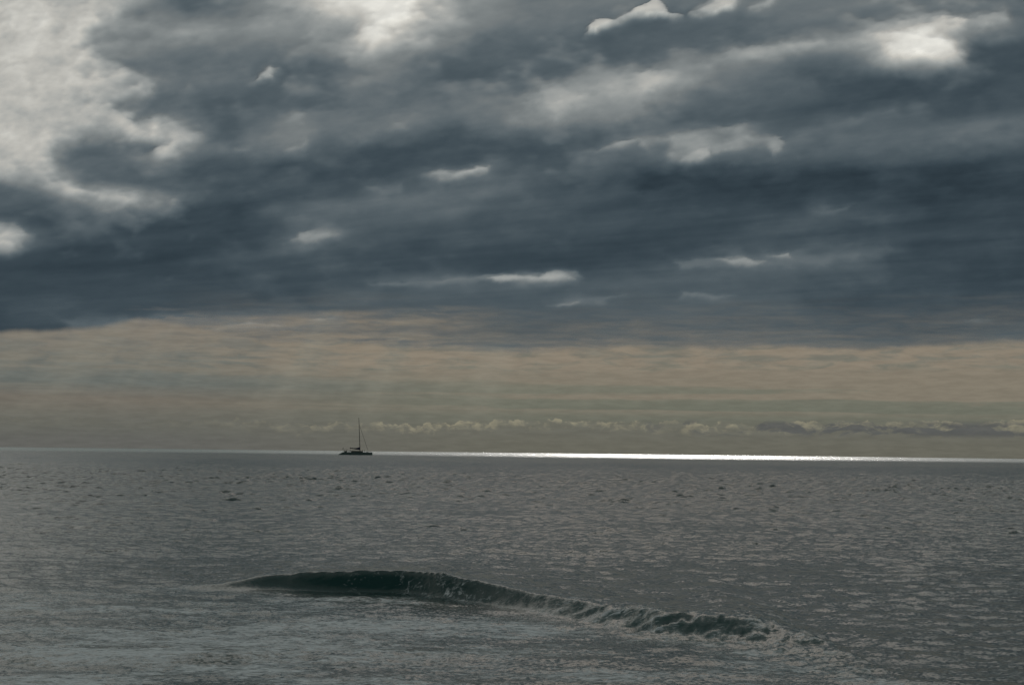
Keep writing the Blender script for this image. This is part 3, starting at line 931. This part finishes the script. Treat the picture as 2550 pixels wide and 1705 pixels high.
for x in (-8.15, -6.05):
    for y in (-2.7, 2.7):
        obj('canopy_post', add_tube(bmesh.new(), [(x, y, 1.92), (x, y, 3.78)], 0.035), M_mast, can)
# mast, raked a little aft
mb = Vector((3.35, 0, 2.9)); mt = Vector((2.05, 0, 26.9))
mast = obj('mast', add_tube(bmesh.new(), [mb.lerp(mt, k) for k in (0, .3, .6, .85, 1)], [0.26, 0.25, 0.235, 0.19, 0.15], 10), M_mast, boat, True)


def mp_(z):
    return mb.lerp(mt, (z - mb.z) / (mt.z - mb.z))


for z in (11.0, 18.5):
    p = mp_(z)
    obj('spreader', add_tube(bmesh.new(), [p + Vector((-0.35, -1.25, 0.05)), p, p + Vector((-0.35, 1.25, 0.05))], [0.035, 0.06, 0.035]), M_mast, mast)
bm = bmesh.new()
add_tube(bm, [mt + Vector((-0.22, 0, 0.06)), mt + Vector((0.16, 0, 0.06))], 0.09)
add_tube(bm, [mt + Vector((0, 0, 0)), mt + Vector((0, 0, 0.55))], 0.02)
obj('masthead_fitting', bm, M_mast, mast)
hound = mp_(22.4)
fst = obj('forestay', add_tube(bmesh.new(), [hound + Vector((0.1, 0, 0)), (9.35, 0, 2.75)], 0.05, 6), M_wire, boat)
obj('furled_jib', add_tube(bmesh.new(), [hound.lerp(Vector((9.35, 0, 2.75)), k) for k in (.10, .3, .6, .9, .97)], [0.05, 0.07, 0.085, 0.10, 0.06], 8), M_canvas, boat, True)
for y in (-1, 1):
    obj('shroud', add_tube(bmesh.new(), [hound, mp_(11.0) + Vector((-0.35, y * 1.25, 0.05)), (2.1, y * 4.9, 1.95)], 0.016, 5), M_wire, boat)
obj('topping_lift', add_tube(bmesh.new(), [mt, (-4.05, 0, 4.75)], 0.012, 5), M_wire, boat)
# boom with the mainsail stowed in its cover
obj('boom', add_tube(bmesh.new(), [(3.1, 0, 3.95), (-0.5, 0, 4.35), (-4.2, 0, 4.78)], [0.14, 0.15, 0.10], 8), M_mast, boat, True)
secs = []
for x, lo, hi in ((3.15, 3.72, 5.72), (2.75, 3.72, 5.72), (2.2, 3.78, 5.45), (1.2, 3.9, 5.2), (0.0, 4.08, 5.02), (-1.5, 4.32, 4.98), (-3.0, 4.55, 5.15), (-3.9, 4.66, 5.27), (-4.2, 4.72, 5.2)):
    c_, r_, wd = (lo + hi) / 2, (hi - lo) / 2, 0.16 + 0.16 * (hi - lo)
    secs.append([(x, wd * math.sin(a), c_ - r_ * math.cos(a)) for a in np.linspace(0, 2 * math.pi, 12, endpoint=False)])
obj('sail_cover', loft(secs), M_cover, boat, True)
obj('boom_prop', add_tube(bmesh.new(), [(-3.7, 0, 4.6), (-3.75, 0, 3.0)], 0.03, 6), M_wire, boat)
# foredeck: cross beam, net, pulpits, guard rails
obj('cross_beam', add_tube(bmesh.new(), [(9.5, -3.6, 1.85), (9.5, 0, 2.1), (9.5, 3.6, 1.85)], 0.14, 8), M_mast, boat, True)
bm = bmesh.new()
for k in range(13):
    y = -3.0 + k * 0.5
    add_tube(bm, [(5.4, y, 1.80), (9.4, y, 1.82)], 0.02, 4)
for k in range(9):
    x = 5.5 + k * 0.48
    add_tube(bm, [(x, -3.1, 1.80), (x, 3.1, 1.80)], 0.02, 4)
obj('trampoline_net', bm, M_net, boat)
for y in (-4.7, 4.7):
    ys = y / abs(y)
    for x in np.arange(-8.6, 9.6, 2.6):
        obj('stanchion', add_tube(bmesh.new(), [(float(x), y, 1.85), (float(x), y, 2.62)], 0.022, 6), M_wire, boat)
    for z in (2.28, 2.60):
        obj('guard_wire', add_tube(bmesh.new(), [(-8.6, y, z), (6.8, y, z), (11.3, ys * 4.1, z)], 0.012, 5), M_wire, boat)
    obj('pulpit', add_tube(bmesh.new(), [(9.2, ys * 4.6, 1.9), (9.4, ys * 4.6, 2.75), (11.2, ys * 4.15, 2.85), (11.6, ys * 4.0, 1.95)], 0.03, 6), M_wire, boat)
bm = bmesh.new()
add_box(bm, (8.2, -4.0, 2.16), (0.9, 1.0, 0.5), 0.1)
obj('deck_locker', bm, M_cabin, boat)
# ensign at the stern
stf = obj('flag_staff', add_tube(bmesh.new(), [(-8.55, 0, 1.9), (-8.75, 0, 5.35)], 0.03, 6), M_mast, boat)
fl = []
for i in range(8):
    s_ = i / 7
    x = -8.74 - 0.75 * s_; z = 5.3 - 0.95 * s_ ** 1.3
    yw = 0.12 * math.sin(s_ * 5)
    fl.append([(x, yw - 0.012, z), (x - 0.05, yw - 0.012, z - 0.75 + 0.15 * s_), (x - 0.05, yw + 0.012, z - 0.75 + 0.15 * s_), (x, yw + 0.012, z)])
obj('ensign', loft(fl), M_flag, stf)


# ------------------------------------------------------------------ the people on deck
def person(pose, loc, rz, top_mat, label):
    """one skinned figure; joints as connected edges, radius at each"""
    e = bpy.data.objects.new('person', None)
    C.objects.link(e)
    e['label'] = label; e['category'] = 'person'; e['group'] = 'people standing on the catamaran deck'
    sway = 0.04 if pose == 'lean' else 0.0
    J = {  # name: (x, y, z, r)
        'pelvis': (0, 0, 0.95, .135), 'belly': (0.01, 0, 1.10, .125), 'chest': (0.01 + sway, 0, 1.32, .15), 'neckb': (sway, 0, 1.47, .075),
        'neck': (0.01 + sway, 0, 1.54, .055), 'skull': (0.02 + sway, 0, 1.64, .088), 'crown': (0.015 + sway, 0, 1.72, .075),
    }
    edges = [('pelvis', 'belly'), ('belly', 'chest'), ('chest', 'neckb'), ('neckb', 'neck'), ('neck', 'skull'), ('skull', 'crown')]
    for s_, k in ((1, 'l'), (-1, 'r')):
        f = 0.10 * s_ if pose == 'stride' else 0.03 * s_
        J.update({'hip' + k: (0, .09 * s_, .90, .095), 'knee' + k: (0.03 + f * .6, .11 * s_, .50, .060), 'ankle' + k: (f, .12 * s_, .09, .040),
                  'toe' + k: (f + .17, .14 * s_, .035, .032)})
        edges += [('pelvis', 'hip' + k), ('hip' + k, 'knee' + k), ('knee' + k, 'ankle' + k), ('ankle' + k, 'toe' + k)]
        if pose == 'lean' and s_ > 0:
            el_, wr, ha = (.16, .27, 1.18, .043), (.36, .20, 1.22, .030), (.43, .19, 1.23, .034)
        else:
            el_, wr, ha = (-.02, .26 * s_, 1.13, .043), (.07, .25 * s_, .88, .030), (.10, .25 * s_, .80, .034)
        J.update({'sho' + k: (sway, .18 * s_, 1.41, .062), 'elb' + k: el_, 'wri' + k: wr, 'han' + k: ha})
        edges += [('chest', 'sho' + k), ('sho' + k, 'elb' + k), ('elb' + k, 'wri' + k), ('wri' + k, 'han' + k)]
    names = list(J)
    me = bpy.data.meshes.new('body')
    me.from_pydata([J[n][:3] for n in names], [(names.index(a), names.index(b)) for a, b in edges], [])
    ob = bpy.data.objects.new('body', me)
    C.objects.link(ob); ob.parent = e
    sk = ob.modifiers.new('skin', 'SKIN')
    sv = me.skin_vertices[0].data
    for i, n in enumerate(names):
        sv[i].radius = (J[n][3], J[n][3])
    sv[0].use_root = True
    sub = ob.modifiers.new('sub', 'SUBSURF'); sub.levels = 1; sub.render_levels = 1
    ob.data.materials.append(M_skin)
    # jacket and trousers as shells over the body
    def limb(name, segs, m_):
        b = bmesh.new()
        for chain in segs:
            add_tube(b, [J[n][:3] for n in chain[0]], chain[1], 8)
        return obj(name, b, m_, e, True)
    limb('jacket', [(('pelvis', 'belly', 'chest', 'neckb'), [.155, .15, .185, .08]), (('shol', 'elbl', 'wril'), [.075, .055, .042]),
                    (('shor', 'elbr', 'wrir'), [.075, .055, .042]), (('shor', 'chest', 'shol'), [.08, .13, .08])], top_mat)
    limb('trousers', [(('pelvis', 'hipl', 'kneel', 'anklel'), [.14, .115, .078, .058]), (('pelvis', 'hipr', 'kneer', 'ankler'), [.14, .115, .078, .058])], M_trouser)
    b = bmesh.new()
    bmesh.ops.create_icosphere(b, subdivisions=2, radius=1.0)
    for v_ in b.verts:
        v_.co = Vector((v_.co.x * .105 - .012 + sway, v_.co.y * .095, v_.co.z * .085 + 1.735 - (0.03 if v_.co.x < 0 else 0)))
    obj('hair', b, M_hair, e, True)
    mw = Matrix.Translation(bpos) @ Matrix.Rotation(boat.rotation_euler.z, 4, 'Z')
    e.location = mw @ Vector(loc)
    e.rotation_euler = (0, 0, boat.rotation_euler.z + rz)
    return e


person('stride', (6.2, -4.0, 1.93), 0.3, M_cloth_a, 'person standing alone on the foredeck, nearest the bow')
person('lean', (5.05, -3.95, 1.93), 0.2, M_cloth_a, 'person in dark clothes just forward of the mast, nearer the bow of the close pair')
person('stand', (4.6, -4.15, 1.93), 2.6, M_cloth_b, 'person just forward of the mast, nearer the stern of the close pair')
person('stand', (-4.0, -2.4, 1.93), 1.2, M_cloth_b, 'person standing in the cockpit under the stowed mainsail')
